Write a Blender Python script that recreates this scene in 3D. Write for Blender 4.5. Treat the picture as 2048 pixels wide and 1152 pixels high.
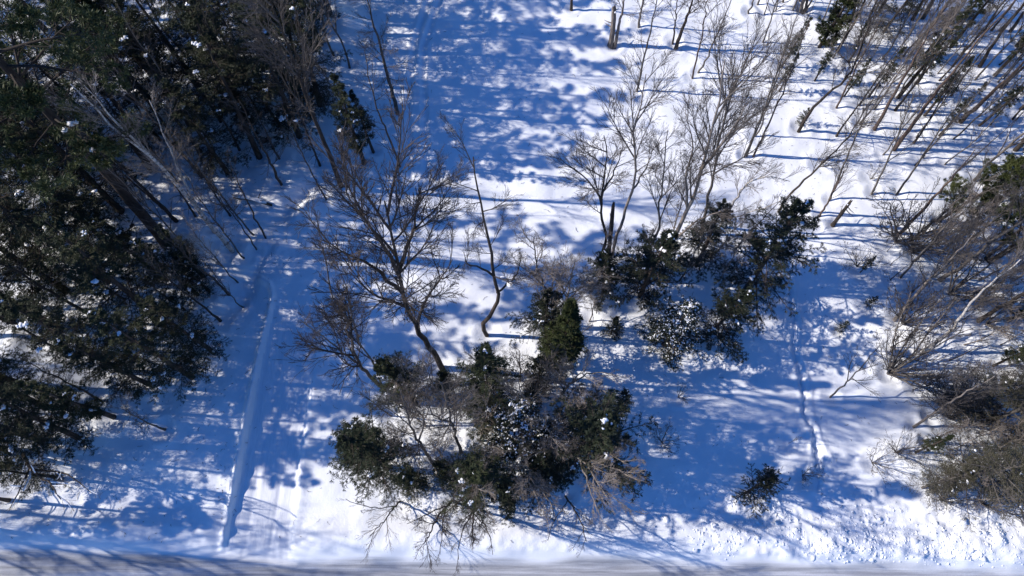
import bpy, math, random
import numpy as np
from mathutils import Vector

for o in list(bpy.data.objects): bpy.data.objects.remove(o)
scene = bpy.context.scene
COL = scene.collection
rng = np.random.default_rng(7)
random.seed(7)

# ------------------------------------------------------------------ camera, sky, sun, exposure
CAM_H, TILT, FPX = 40.0, math.radians(23.0), 1384.0
cam = bpy.data.cameras.new('camera'); camo = bpy.data.objects.new('camera', cam); COL.objects.link(camo)
camo.location = (0, 0, CAM_H); camo.rotation_euler = (TILT, 0, 0)
cam.sensor_width = 36.0; cam.lens = FPX/2048*36.0; cam.clip_end = 3000; cam.clip_start = 0.1
scene.camera = camo

SUN_EL = math.radians(32.0)
SUN_TRAVEL = Vector((math.cos(SUN_EL)*math.cos(-0.08), math.cos(SUN_EL)*math.sin(-0.08), -math.sin(SUN_EL)))
w = bpy.data.worlds.new('World'); scene.world = w; w.use_nodes = True
wn = w.node_tree; bg = wn.nodes['Background']
sky = wn.nodes.new('ShaderNodeTexSky'); sky.sky_type = 'NISHITA'; sky.sun_disc = False
sky.sun_elevation = SUN_EL; sky.sun_rotation = math.atan2(-SUN_TRAVEL.x, -SUN_TRAVEL.y)
sky.air_density = 1.0; sky.dust_density = 0.0; sky.ozone_density = 6.0
hs = wn.nodes.new('ShaderNodeHueSaturation'); hs.inputs['Saturation'].default_value = 1.2; hs.inputs['Hue'].default_value = 0.512
wn.links.new(sky.outputs[0], hs.inputs['Color']); wn.links.new(hs.outputs[0], bg.inputs[0])
bg.inputs[1].default_value = 0.1
sl = bpy.data.lights.new('sun', 'SUN'); sl.energy = 3.5; sl.angle = math.radians(0.53); sl.color = (1.0, 0.93, 0.84)
so = bpy.data.objects.new('sun', sl); COL.objects.link(so)
so.rotation_euler = SUN_TRAVEL.to_track_quat('-Z', 'Y').to_euler(); so.location = (-60, 10, 60)
scene.view_settings.view_transform = 'Standard'; scene.view_settings.look = 'None'
scene.view_settings.exposure = 0.85; scene.view_settings.gamma = 1.0
scene.view_settings.use_curve_mapping = False
scene.cycles.max_bounces = 3; scene.cycles.diffuse_bounces = 2; scene.cycles.glossy_bounces = 1; scene.cycles.caustics_reflective = False; scene.cycles.caustics_refractive = False

# ------------------------------------------------------------------ helpers
CT, ST = math.cos(TILT), math.sin(TILT)
def ray(px, py):
    x = (px-1024)/FPX; y = -(py-576)/FPX
    return np.array([x, y*CT+ST, y*ST-CT])
def at(px, py, z=0.0):
    d = ray(px, py); return np.array([0, 0, CAM_H]) + d*((CAM_H-z)/-d[2])
def trace(pts):
    """pixel path of a standing stem: base on the ground, the rest where each sight line passes closest to the vertical over the base"""
    b = at(pts[0][0], pts[0][1], pts[0][2] if len(pts[0]) > 2 else 0.0); out = [b]
    for p in pts[1:]:
        if len(p) > 2: out.append(at(*p)); continue
        d = ray(*p); t = (b[0]*d[0]+b[1]*d[1])/(d[0]**2+d[1]**2)
        out.append(np.array([0, 0, CAM_H])+d*t)
    return np.array(out)
def smooth_path(pts, n):
    pts = np.asarray(pts, float)
    P = np.vstack([2*pts[0]-pts[1], pts, 2*pts[-1]-pts[-2]])
    seg = np.linalg.norm(np.diff(pts, axis=0), axis=1); cum = np.r_[0, np.cumsum(seg)]
    out = []
    for s in np.linspace(0, cum[-1]-1e-6, n):
        i = min(np.searchsorted(cum, s, side='right')-1, len(seg)-1); u = (s-cum[i])/max(seg[i], 1e-9)
        p0, p1, p2, p3 = P[i], P[i+1], P[i+2], P[i+3]
        out.append(0.5*(2*p1+(p2-p0)*u+(2*p0-5*p1+4*p2-p3)*u*u+(3*p1-p0-3*p2+p3)*u**3))
    return np.array(out)

TAB = np.random.default_rng(3).random((64, 256, 256))
def vnoise(x, y, s, k=0):
    x = np.asarray(x)/s+1000.3; y = np.asarray(y)/s+1000.7
    xi = np.floor(x).astype(int); yi = np.floor(y).astype(int); fx = x-xi; fy = y-yi
    fx = fx*fx*(3-2*fx); fy = fy*fy*(3-2*fy); T = TAB[k % 64]
    a = T[xi & 255, yi & 255]; b = T[(xi+1) & 255, yi & 255]; c = T[xi & 255, (yi+1) & 255]; d = T[(xi+1) & 255, (yi+1) & 255]
    return (a*(1-fx)+b*fx)*(1-fy)+(c*(1-fx)+d*fx)*fy
def sstep(a, b, x):
    t = np.clip((x-a)/(b-a), 0, 1); return t*t*(3-2*t)
def polydist(x, y, pl):
    """distance to a polyline, signed side (+ = left of travel) and arc length"""
    best = np.full(np.shape(x), 1e9); side = np.zeros(np.shape(x)); arc = np.zeros(np.shape(x)); acc = 0
    for a, b in zip(pl[:-1], pl[1:]):
        dx, dy = b[0]-a[0], b[1]-a[1]; L = math.hypot(dx, dy)
        t = np.clip(((x-a[0])*dx+(y-a[1])*dy)/(L*L), 0, 1)
        d = np.hypot(x-(a[0]+t*dx), y-(a[1]+t*dy)); m = d < best
        best = np.where(m, d, best); side = np.where(m, dx*(y-a[1])-dy*(x-a[0]), side); arc = np.where(m, acc+t*L, arc); acc += L
    return best, side, arc

def mesh_np(name, V, F, smooth=True):
    """F: list of (m,k) int arrays"""
    me = bpy.data.meshes.new(name); V = np.asarray(V, np.float32)
    me.vertices.add(len(V)); me.vertices.foreach_set('co', V.ravel())
    F = [f for f in F if len(f)]
    li = np.concatenate([f.ravel() for f in F]).astype(np.int32)
    tot = np.concatenate([np.full(len(f), f.shape[1]) for f in F]).astype(np.int32)
    st = np.r_[0, np.cumsum(tot)[:-1]].astype(np.int32)
    me.loops.add(len(li)); me.loops.foreach_set('vertex_index', li)
    me.polygons.add(len(tot)); me.polygons.foreach_set('loop_start', st); me.polygons.foreach_set('loop_total', tot)
    me.polygons.foreach_set('use_smooth', np.full(len(tot), smooth))
    me.update(calc_edges=True); return me

class Mesh:
    def __init__(s): s.V = []; s.F = {}; s.n = 0
    def add(s, V, F):
        s.V.append(np.asarray(V).reshape(-1, 3)); s.F.setdefault(F.shape[1], []).append(F+s.n); s.n += len(s.V[-1])
    def tubes(s, P, R, sides=3):
        """P (B,n,3), R (B,n)"""
        if len(P) == 0: return
        B, n, _ = P.shape
        T = np.gradient(P, axis=1); T /= np.linalg.norm(T, axis=2, keepdims=True)+1e-9
        M = T.mean(1); ref = np.where(np.abs(M[:, 2:3]) > 0.8, [[1., 0.13, 0]], [[0, 0.11, 1.]])[:, None, :]
        U = np.cross(T, ref); U /= np.linalg.norm(U, axis=2, keepdims=True)+1e-9
        W = np.cross(T, U); a = np.arange(sides)*2*math.pi/sides
        V = P[:, :, None, :]+R[:, :, None, None]*(U[:, :, None, :]*np.cos(a)[None, None, :, None]+W[:, :, None, :]*np.sin(a)[None, None, :, None])
        i = np.arange(B)[:, None, None]*n*sides+np.arange(n-1)[None, :, None]*sides; j = np.arange(sides)[None, None, :]; k = (j+1) % sides
        q = np.stack([i+j, i+k, i+sides+k, i+sides+j], -1).reshape(-1, 4)
        s.add(V.reshape(-1, 3), q)
        if sides > 4:
            cap = (np.arange(B)[:, None]*n*sides+(n-1)*sides+np.arange(sides)[None, :]); s.F.setdefault(sides, []).append(cap+s.n-B*n*sides)
    def build(s, name, smooth=True):
        return mesh_np(name, np.vstack(s.V), [np.vstack(f) for f in s.F.values()], smooth)

def nrm(v): return v/(np.linalg.norm(v, axis=-1, keepdims=True)+1e-9)

def grow(P, R, k, t0, t1, ang, length, npts, wig=0.12, trop=0.05, flat=False, tip=0.006, rr=0.6, taper=0.5, rmin=0.0, az=None):
    """k side shoots on every polyline of P; length is per parent (array) or a number"""
    B, n, _ = P.shape
    t = t0+(t1-t0)*((np.arange(k)[None, :]+rng.random((B, k)))/k)
    f = t*(n-1); i = np.minimum(f.astype(int), n-2); u = (f-i)[..., None]; b = np.arange(B)[:, None]
    pos = P[b, i]*(1-u)+P[b, i+1]*u; T = nrm(P[b, i+1]-P[b, i]); r = R[b, i]*(1-u[..., 0])+R[b, i+1]*u[..., 0]
    if flat:
        side = np.where((np.arange(k)[None, :]+rng.integers(0, 2, (B, 1))) % 2 == 0, 1., -1.)[..., None]
        N = nrm(np.cross(T, np.array([0, 0, 1.])))*side+rng.normal(0, 0.15, T.shape)
    elif az is not None:
        N = np.stack([np.cos(az), np.sin(az), 0*az], -1)
    else: N = rng.normal(0, 1, T.shape)
    N = nrm(N-(N*T).sum(-1, keepdims=True)*T)
    a = (ang*rng.uniform(0.75, 1.25, (B, k)))[..., None]
    D = (T*np.cos(a)+N*np.sin(a)).reshape(-1, 3)
    L = (np.broadcast_to(np.asarray(length).reshape(-1, 1), (B, k))*(1-taper*(t-t0)/(t1-t0+1e-9))*rng.uniform(0.6, 1.25, (B, k))).reshape(-1)
    out = [pos.reshape(-1, 3)]
    for j in range(npts-1):
        D = nrm(D+rng.normal(0, wig, D.shape)+np.array([0, 0, trop])); out.append(out[-1]+D*(L/(npts-1))[:, None])
    C = np.stack(out, 1); r0 = np.maximum(np.minimum(r.reshape(-1)*rr, 0.02*L+0.006), tip*1.4)
    return C, r0[:, None]*(1-np.linspace(0, 1, npts))[None, :]+tip*np.linspace(0, 1, npts)[None, :], L

def blades(M, P, T, ln, wd, spread=0.8, per=1, updown=0.35):
    """needle sprays: narrow diamonds set on points P with twig direction T"""
    P = np.repeat(P, per, 0); T = np.repeat(T, per, 0); B = len(P)
    N = nrm(np.cross(T, np.array([0, 0, 1.]))+1e-4)*np.where(rng.random((B, 1)) < .5, 1, -1)+rng.normal(0, updown, (B, 3))
    D = nrm(T+N*spread*rng.uniform(0.4, 1.5, (B, 1))); S = nrm(np.cross(D, rng.normal(0, .45, (B, 3))+np.array([0, 0, 1.])))
    l = (ln*rng.uniform(.6, 1.3, B))[:, None]; wv = (wd*rng.uniform(.7, 1.3, B))[:, None]*0.5
    droop = np.array([0, 0, -1.])*l*rng.uniform(0, .25, (B, 1))
    V = np.stack([P, P+D*l*.45+S*wv, P+D*l+droop, P+D*l*.45-S*wv], 1).reshape(-1, 3)
    M.add(V, np.arange(B*4).reshape(-1, 4))

ICO = None
def ico():
    global ICO
    if ICO is None:
        import bmesh
        bm = bmesh.new(); bmesh.ops.create_icosphere(bm, subdivisions=1, radius=1)
        ICO = (np.array([v.co[:] for v in bm.verts]), np.array([[v.index for v in f.verts] for f in bm.faces])); bm.free()
    return ICO
def blobs(M, P, size, flat=0.55):
    V, F = ico(); P2 = []; S2 = []
    for p, s in zip(P, np.broadcast_to(size, len(P))):
        for q in range(random.choice((1, 3, 4, 5))): P2.append(p+rng.normal(0, .55, 3)*s*np.array([1, 1, .12])); S2.append(s*random.uniform(.35, .75))
    for p, s in zip(P2, S2):
        k = rng.normal(0, 1, (3, 3)); q = V*(1+0.22*np.sin(V@k*2.3).sum(1, keepdims=True)/2)
        sc = rng.uniform(.7, 1.35, 3)*s; sc[2] *= flat
        M.add(q*sc+p+np.array([0, 0, sc[2]*.3]), F)

# ------------------------------------------------------------------ materials
def mat(name, build):
    m = bpy.data.materials.new(name); m.use_nodes = True; nt = m.node_tree; b = nt.nodes['Principled BSDF']
    build(nt, b); return m
def node(nt, t, **kw):
    n = nt.nodes.new(t)
    for k, v in kw.items():
        if k in n.inputs: n.inputs[k].default_value = v
        else: setattr(n, k, v)
    return n
def ramp(nt, fac, stops):
    r = nt.nodes.new('ShaderNodeValToRGB'); e = r.color_ramp.elements
    while len(e) < len(stops): e.new(0.5)
    for el, (p, c) in zip(e, stops): el.position = p; el.color = (*c, 1)
    nt.links.new(fac, r.inputs[0]); return r.outputs[0]
def mixc(nt, fac, a, b, mode='MIX'):
    m = nt.nodes.new('ShaderNodeMix'); m.data_type = 'RGBA'; m.blend_type = mode
    for s, v in ((m.inputs[0], fac), (m.inputs[6], a), (m.inputs[7], b)):
        if hasattr(v, 'is_linked'): nt.links.new(v, s)
        else: s.default_value = v if not isinstance(v, tuple) else (*v, 1)
    return m.outputs[2]
def noise(nt, scale, detail=4, rough=.6, vec=None, stretch=None):
    n = node(nt, 'ShaderNodeTexNoise', Scale=scale, Detail=detail, Roughness=rough)
    if vec is None: vec = nt.nodes.new('ShaderNodeNewGeometry').outputs['Position']
    if stretch:
        mp = nt.nodes.new('ShaderNodeMapping'); mp.inputs['Scale'].default_value = stretch; nt.links.new(vec, mp.inputs[0]); vec = mp.outputs[0]
    nt.links.new(vec, n.inputs['Vector']); return n.outputs['Fac']
def bump(nt, b, h, strength, dist):
    bp = node(nt, 'ShaderNodeBump', Strength=strength, Distance=dist); nt.links.new(h, bp.inputs['Height']); nt.links.new(bp.outputs[0], b.inputs['Normal'])

def m_snow(nt, b):
    n = noise(nt, 0.5, 5); nt.links.new(ramp(nt, n, [(.35, (.80, .82, .85)), (.65, (.86, .87, .89))]), b.inputs['Base Color'])
    b.inputs['Roughness'].default_value = .75; b.inputs['Specular IOR Level'].default_value = .2
    bump(nt, b, noise(nt, 7, 8, .75), .5, .06)
def m_drive(nt, b):
    n = noise(nt, 3, 5, .65, stretch=(5, .5, 1)); nt.links.new(ramp(nt, n, [(.35, (.70, .72, .76)), (.65, (.82, .83, .86))]), b.inputs['Base Color'])
    b.inputs['Roughness'].default_value = .65; b.inputs['Specular IOR Level'].default_value = .25
    bump(nt, b, noise(nt, 6, 6, .7, stretch=(4, .7, 1)), .35, .04)
def m_road(nt, b):
    n = noise(nt, 1.2, 6, .7, stretch=(.12, 3.2, 1)); n2 = noise(nt, 14, 4, .7)
    c = ramp(nt, n, [(.34, (.20, .21, .23)), (.48, (.36, .37, .40)), (.66, (.60, .62, .66))])
    c = mixc(nt, .25, c, ramp(nt, n2, [(.35, (.35, .34, .34)), (.55, (.8, .8, .82))]), 'MULTIPLY')
    av = nt.nodes.new('ShaderNodeAttribute'); av.attribute_name = 'cover'; c = mixc(nt, av.outputs['Fac'], c, (.82, .835, .86)); nt.links.new(c, b.inputs['Base Color'])
    b.inputs['Roughness'].default_value = .6; bump(nt, b, noise(nt, 5, 6, .7, stretch=(.3, 3, 1)), .4, .04)
def m_clump(nt, b):
    b.inputs['Base Color'].default_value = (.86, .87, .9, 1); b.inputs['Roughness'].default_value = .75; b.inputs['Specular IOR Level'].default_value = .2
    bump(nt, b, noise(nt, 25, 3), .3, .03)
def m_bark(dark, light, scale=6):
    def f(nt, b):
        oi = nt.nodes.new('ShaderNodeObjectInfo'); tc = nt.nodes.new('ShaderNodeTexCoord').outputs['Object']
        n = noise(nt, scale, 5, .7, vec=tc, stretch=(1, 1, .25)); c = ramp(nt, n, [(.3, dark), (.7, light)])
        v = ramp(nt, oi.outputs['Random'], [(0, (.7, .68, .66)), (1, (1.25, 1.2, 1.15))])
        nt.links.new(mixc(nt, 1., c, v, 'MULTIPLY'), b.inputs['Base Color'])
        b.inputs['Roughness'].default_value = .85; b.inputs['Specular IOR Level'].default_value = .15
        bump(nt, b, noise(nt, scale*4, 3, .7, vec=tc, stretch=(1, 1, .2)), .6, .02)
    return f
def m_birch(nt, b):
    tc = nt.nodes.new('ShaderNodeTexCoord').outputs['Object']
    n = noise(nt, 3, 6, .75, vec=tc, stretch=(1, 1, 2.2))
    nt.links.new(ramp(nt, n, [(.40, (.06, .05, .045)), (.47, (.42, .39, .36)), (.7, (.62, .58, .54))]), b.inputs['Base Color']); b.inputs['Roughness'].default_value = .7
def m_needle(dark, light, warm):
    def f(nt, b):
        oi = nt.nodes.new('ShaderNodeObjectInfo'); n = noise(nt, 1.1, 3); n2 = noise(nt, 9, 2)
        c = ramp(nt, n, [(.3, dark), (.7, light)]); c = mixc(nt, ramp(nt, n2, [(.55, (0, 0, 0)), (.75, (.8, .8, .8))]), c, warm)
        v = ramp(nt, oi.outputs['Random'], [(0, (.75, .78, .75)), (1, (1.3, 1.2, 1.1))])
        nt.links.new(mixc(nt, 1., c, v, 'MULTIPLY'), b.inputs['Base Color'])
        b.inputs['Roughness'].default_value = .6; b.inputs['Specular IOR Level'].default_value = .25
    return f
MAT = {
 'snow': mat('snow', m_snow), 'drive': mat('packed_snow', m_drive), 'road': mat('road_snow', m_road), 'clump': mat('snow_clump', m_clump),
 'grey': mat('bark_grey', m_bark((.066, .060, .056), (.175, .162, .152))), 'dark': mat('bark_dark', m_bark((.03, .025, .022), (.085, .07, .06))),
 'twig': mat('bark_twig', m_bark((.058, .053, .051), (.135, .122, .117), 2)), 'red': mat('bark_reddish', m_bark((.06, .046, .04), (.16, .112, .092), 9)),
 'pale': mat('bark_pale', m_bark((.13, .113, .102), (.30, .265, .24))), 'birch': mat('bark_birch', m_birch),
 'soot': mat('bark_soot', m_bark((.035, .03, .03), (.085, .074, .072), 2)),
 'hemlock': mat('needles_hemlock', m_needle((.014, .022, .010), (.032, .044, .018), (.055, .055, .022))),
 'olive': mat('needles_olive', m_needle((.034, .036, .022), (.068, .064, .04), (.10, .085, .062))),
 'cedar': mat('needles_cedar', m_needle((.018, .028, .010), (.042, .055, .018), (.065, .068, .022))),
 'spruce': mat('needles_spruce', m_needle((.012, .019, .012), (.026, .036, .020), (.04, .042, .022))),
 'pine': mat('needles_pine', m_needle((.03, .045, .015), (.065, .08, .026), (.10, .095, .035))),
 'rust': mat('needles_rust', m_needle((.06, .035, .02), (.11, .06, .035), (.14, .06, .04))),
 'leaf': mat('dead_leaf', m_bark((.10, .05, .025), (.20, .11, .06), 3)),
}

# ------------------------------------------------------------------ terrain
def G(*pts): return [tuple(at(x, y)[:2]) for x, y in pts]
RIDGE = G((438, 1110), (447, 1075), (462, 1000), (478, 920), (492, 850), (508, 760), (522, 690), (537, 630), (546, 590), (538, 566), (518, 556))
RIGHT = G((590, 1110), (594, 1040), (602, 960), (612, 900), (622, 820), (640, 700), (655, 620))
TRAIL = G((1634, 975), (1640, 930), (1634, 890), (1618, 830), (1608, 780), (1600, 720), (1592, 670), (1586, 620), (1580, 560), (1573, 500), (1566, 440))
TRAIL2 = G((1652, 955), (1648, 920), (1636, 885))
SLED1 = G((819, 350), (818, 300), (817, 240), (818, 170), (828, 90), (850, 20), (870, -60))
SLED2 = G((851, 350), (850, 290), (849, 230), (846, 150), (846, 90), (872, 20), (900, -60))
BERM = G((500, 520), (540, 475), (590, 430), (640, 400), (700, 385))
HOLLOW = G((470, 610), (490, 560), (520, 500), (570, 430), (610, 385))
ROADL = G((-400, 1084), (60, 1092), (430, 1104), (600, 1112), (1024, 1112), (1400, 1116), (2048, 1134), (2600, 1150))
road_x = np.array([p[0] for p in ROADL]); road_y = np.array([p[1] for p in ROADL])
def road_edge(x): return np.interp(x, road_x, road_y)
def height(x, y):
    x = np.asarray(x, float); y = np.asarray(y, float)
    h = .34*(vnoise(x, y, 6.5, 0)-.5)+.20*(vnoise(x, y, 2.6, 1)-.5)+.11*(vnoise(x, y, 1.1, 2)-.5)+.022*(vnoise(x, y, .42, 3)-.5)
    wood = sstep(-10, -20, x)*.6+sstep(20, 28, x)*.5          # pits and lumps under the trees
    h = h+wood*(.25*(vnoise(x, y, 1.6, 4)-.5)+.10*(vnoise(x, y, .6, 5)-.5))
    e = y-road_edge(x)
    # driveway bed, windrow on one side and low edge on the other
    d1, s1, a1 = polydist(x, y, RIDGE); d2, s2, a2 = polydist(x, y, RIGHT)
    bed = (s1 < 0)*(s2 > 0)*sstep(0, .35, d1)*sstep(0, .5, d2)*sstep(17.4, 14.9, y)*(y < 18.4)
    h = h*(1-.85*bed)-.16*bed+.012*bed*(vnoise(x*5, y*.5, .5, 6)-.5)*2
    rl = sstep(-.2, 1.2, a1)
    h = h+rl*.24*np.exp(-(d1/.17)**2)*(.7+.6*vnoise(x, y, .4, 7))+rl*.05*np.exp(-(d1/.7)**2)
    for off_ in (1.15, 2.55): h = h-.035*bed*np.exp(-((d1-off_)/.16)**2)
    h = h+.09*np.exp(-(d2/.35)**2)*(.5+1.0*vnoise(x, y, .35, 8))*sstep(1.5, 3.0, y)
    # push-up at the end of the plowed lane, the old track that bends away
    d, s, a = polydist(x, y, BERM); h = h+.38*np.exp(-(d/.8)**2)*(.5+vnoise(x, y, .9, 9))
    d, s, a = polydist(x, y, HOLLOW); h = h-.40*np.exp(-(d/.75)**2)
    c = at(545, 490); churn = np.exp(-(((x-c[0])/3.2)**2+((y-c[1])/1.8)**2)); h = h+churn*(.26*np.maximum(vnoise(x, y, .7, 26)-.4, 0)+.13*(vnoise(x, y, .32, 27)-.5))
    # sled and wheel tracks
    for t in (SLED1, SLED2):
        d, s, a = polydist(x, y, t); h = h-.09*np.exp(-(d/.17)**2)+.05*np.exp(-((d-.36)/.12)**2)
    # trodden trail: trench with separate steps
    for t, ph in ((TRAIL, 0), (TRAIL2, .5)):
        d, s, a = polydist(x+.28*(vnoise(x, y, 1.1, 10)-.5)+.16*(vnoise(x, y, .4, 25)-.5), y, t)
        h = h-.20*np.exp(-(d/.16)**2)*(.5+.8*vnoise(x, y, .35, 22))*(.55+.7*(np.sin(a*2*math.pi/.62+ph+np.sign(s)*1.4) > 0))+.06*np.exp(-((d-.36)/.13)**2)*(.1+1.6*vnoise(x, y, .3, 11))
    # snow-covered humps in the wood
    for px, py, r, k in ((386, 472, .8, .6), (408, 480, .7, .55), (430, 492, .9, .4), (360, 468, .6, .4), (95, 560, 1.0, .6), (20, 540, 1.0, .7), (30, 690, .9, .5), (690, 45, 1.3, .6), (420, 95, 1.0, .5), (300, 240, 1.2, .6)):
        c = at(px, py); h = h+k*np.exp(-((x-c[0])**2+(y-c[1])**2)/(r*r))
    # plowed bank along the road: smooth on the left, blocky on the right
    rough = sstep(8.5, 13.5, x+.8*(e-1)+1.6*(vnoise(x, y, 2, 12)-.5))
    bank = np.exp(-((e-1.0)/.9)**2)
    h = h+(.30-.05*rough)*bank*(1-.85*sstep(RIDGE[0][0]-1.2, RIDGE[0][0]+.2, x)*sstep(RIGHT[0][0]+1.2, RIGHT[0][0]-.2, x))
    zone = rough*sstep(-.2, .3, e)*sstep(4.6, 2.2, e)
    h = h+zone*(.22*np.maximum(vnoise(x, y, .6, 13)-.38, 0)+.15*np.maximum(vnoise(x, y, .28, 14)-.45, 0)+.03*(vnoise(x, y, .15, 15)-.5))
    z2 = (1-rough)*sstep(-.1, .3, e)*sstep(2.2, 1.0, e)
    h = h+z2*(.06*(vnoise(x, y, .3, 16)-.5)+.05*(vnoise(x*.4, y, .35, 17)-.5))
    rd = sstep(.5, -.6, e+.3*(vnoise(x, y, 1.3, 20)-.5))
    h = h*(1-.93*rd)-.22*rd+rd*.025*(vnoise(x*.08, y*2.2, .5, 18)-.5)
    far = sstep(60, 200, np.hypot(x, y)); return h*(1-far)
def hz(x, y): return float(height(np.array([x]), np.array([y]))[0])

def axis(a, b, step, lim):
    v = list(np.arange(a, b, step)); s = step
    while v[-1] < lim: s *= 1.5; v.append(v[-1]+s)
    s = step; lo = []; q = a
    while q > -lim: s *= 1.5; q -= s; lo.append(q)
    return np.array(lo[::-1]+v)
xs = axis(-42, 42, .13, 900)
for lo, hi, st in ((-22, -12, .08), (14, 20.5, .075)): xs = np.sort(np.r_[xs[(xs < lo) | (xs > hi)], np.arange(lo, hi, st)])
ys = np.r_[[-900, -400, -150, -60, -30, -18, -12, -9, -7, -5.5, -4.2, -3.2, -2.4, -1.9], np.arange(-1.6, 10, .085), np.arange(10, 45, .13), [45.5, 46, 47, 52, 60, 80, 120, 200, 400, 900]]
X, Y = np.meshgrid(xs, ys, indexing='xy'); Z = height(X, Y)
nx, ny = len(xs), len(ys)
idx = np.arange(nx*ny).reshape(ny, nx)
Q = np.stack([idx[:-1, :-1], idx[:-1, 1:], idx[1:, 1:], idx[1:, :-1]], -1).reshape(-1, 4)
cx = (X[:-1, :-1]+X[1:, 1:]).ravel()/2; cy = (Y[:-1, :-1]+Y[1:, 1:]).ravel()/2
e = cy-road_edge(cx)-.25
d1, s1, _ = polydist(cx, cy, RIDGE); d2, s2, _ = polydist(cx, cy, RIGHT)
is_road = (e < 0) & (e > -9)
is_drive = (~is_road) & (s1 < 0) & (s2 > 0) & (d1 > .25) & (d2 > .2) & (cy < 15.9) & (e > -1) & (cx < 0) & (cx > -25)
GV = np.stack([X.ravel(), Y.ravel(), Z.ravel()], 1)
EV = sstep(-.45, .05, (GV[:, 1]-road_edge(GV[:, 0]))+.5*(vnoise(GV[:, 0]*.35, GV[:, 1], .8, 23)-.5)); SHEETS = []
def sheet(name, m, mask):
    q = Q[mask]; u, inv = np.unique(q, return_inverse=True)
    me = mesh_np(name, GV[u], [inv.reshape(-1, 4)]); me.materials.append(MAT[m])
    at_ = me.attributes.new('cover', 'FLOAT', 'POINT'); at_.data.foreach_set('value', EV[u].astype(np.float32)); SHEETS.append((me, u))
    o = bpy.data.objects.new(name, me); COL.objects.link(o); o['kind'] = 'structure'; return o
sheet('snow_ground', 'snow', ~(is_road | is_drive)); sheet('driveway', 'drive', is_drive); sheet('road', 'road', is_road)

# ------------------------------------------------------------------ plowed snow lumps along the bank
import bmesh
def lump_mass():
    bm = bmesh.new(); bmesh.ops.create_icosphere(bm, subdivisions=1, radius=1); V0 = np.array([v.co[:] for v in bm.verts]); F0 = np.array([[v.index for v in f.verts] for f in bm.faces]); bm.free()
    n = 9500; x = rng.uniform(3, 32, n); e_ = np.abs(rng.normal(0, 1, n))*1.5+rng.uniform(-.1, .5, n); keep = (rng.random(n) < .25+1.5*(vnoise(x, e_, 1.2, 24)-.25)) & (rng.random(n) < sstep(6, 15, x+1.2*(e_-1))+.03) & (e_ < 4.2); x = x[keep]; e_ = e_[keep]
    y = road_edge(x)+e_; z = height(x, y); s_ = .016+.07*rng.random(len(x))**4+.13*(rng.random(len(x)) > .985); z = z-.25*s_
    K = rng.normal(0, 1, (len(x), 12, 1))*.28+1; sc = rng.uniform(.6, 1.4, (len(x), 1, 3))*s_[:, None, None]; sc[..., 2] *= .8
    V = V0[None]*K*sc+np.stack([x, y, z], 1)[:, None, :]; M = Mesh(); M.add(V.reshape(-1, 3), (F0[None]+np.arange(len(x))[:, None, None]*12).reshape(-1, 3))
    me = M.build('snow_lumps'); me.materials.append(MAT['snow']); o = bpy.data.objects.new('snow_lumps', me); COL.objects.link(o)
    o['kind'] = 'stuff'; o['label'] = 'broken lumps of plowed snow along the road bank'; o['category'] = 'snow lumps'
lump_mass()

# ------------------------------------------------------------------ object helpers
def obj(name, me, m, parent=None, kind=None):
    if me.materials: pass
    else: me.materials.append(MAT[m])
    o = bpy.data.objects.new(name, me); COL.objects.link(o); o.parent = parent
    if kind: o['kind'] = kind
    return o
def root(name, loc, label, cat, group=None, rz=0, s=1):
    o = bpy.data.objects.new(name, None); COL.objects.link(o); o.location = loc; o.rotation_euler = (0, 0, rz); o.scale = (s, s, s)
    o.empty_display_size = .3; tag(o, label, cat, group); return o
def tag(o, label, cat, group=None):
    o['label'] = label; o['category'] = cat
    if group: o['group'] = group

# ------------------------------------------------------------------ tree builders (return dict part -> (mesh, material, kind))
def trunk_path(h, n=14, bend=.02, lean=(0, 0)):
    z = np.linspace(-.35, h, n); w_ = np.cumsum(rng.normal(0, bend*h/math.sqrt(n), (n, 2)), 0); w_ -= w_[1]
    return np.stack([w_[:, 0]+lean[0]*np.maximum(z, 0), w_[:, 1]+lean[1]*np.maximum(z, 0), z], 1)
def fork(P, R, k1, t0, ang, ln, lv, tip=.007, trop=.10, wig=.10, taper=.45, spread2=.5):
    """limbs and everything they carry: list of (P,R,sides) levels, grown from one stem"""
    lv0 = grow(P[None], R[None], k1, t0, .97, ang, ln, 8, wig, trop, tip=tip*1.3, rr=.62, taper=taper)
    levels = [(lv0[0], lv0[1], 5)]; cur = lv0
    for j, (k, ratio, npts, sides) in enumerate(lv):
        cur = grow(cur[0], cur[1], k, .15, .98, spread2, cur[2]*ratio, npts, wig*.8, trop*.55, tip=tip*(.75 if j < 1 else .55), rr=.55, taper=.45)
        levels.append((cur[0], cur[1], sides))
    return levels
def bare_parts(h, r, k1=14, t0=.35, ang=.65, ln=.33, lv=((6, .5, 5, 4), (5, .5, 4, 3), (3, .55, 3, 3)), bark='grey', twig='twig', bend=.018, trop=.1, wig=.1, taper=.45, lean=(0, 0), tip=.007):
    P = trunk_path(h, 16, bend, lean); t = np.linspace(0, 1, 16); R = r*(1-t)**.8*.97+.012; R[0] *= 1.35; R[1] *= 1.12
    M = Mesh(); M.tubes(P[None], R[None], 8); out = {'trunk': (M.build('trunk'), bark, None)}
    C = Mesh()
    for p, q, s in fork(P, R, k1, t0, ang, ln*h, lv, tip, trop, wig, taper): C.tubes(p, q, s)
    out['crown'] = (C.build('crown'), twig, None); return out
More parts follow.
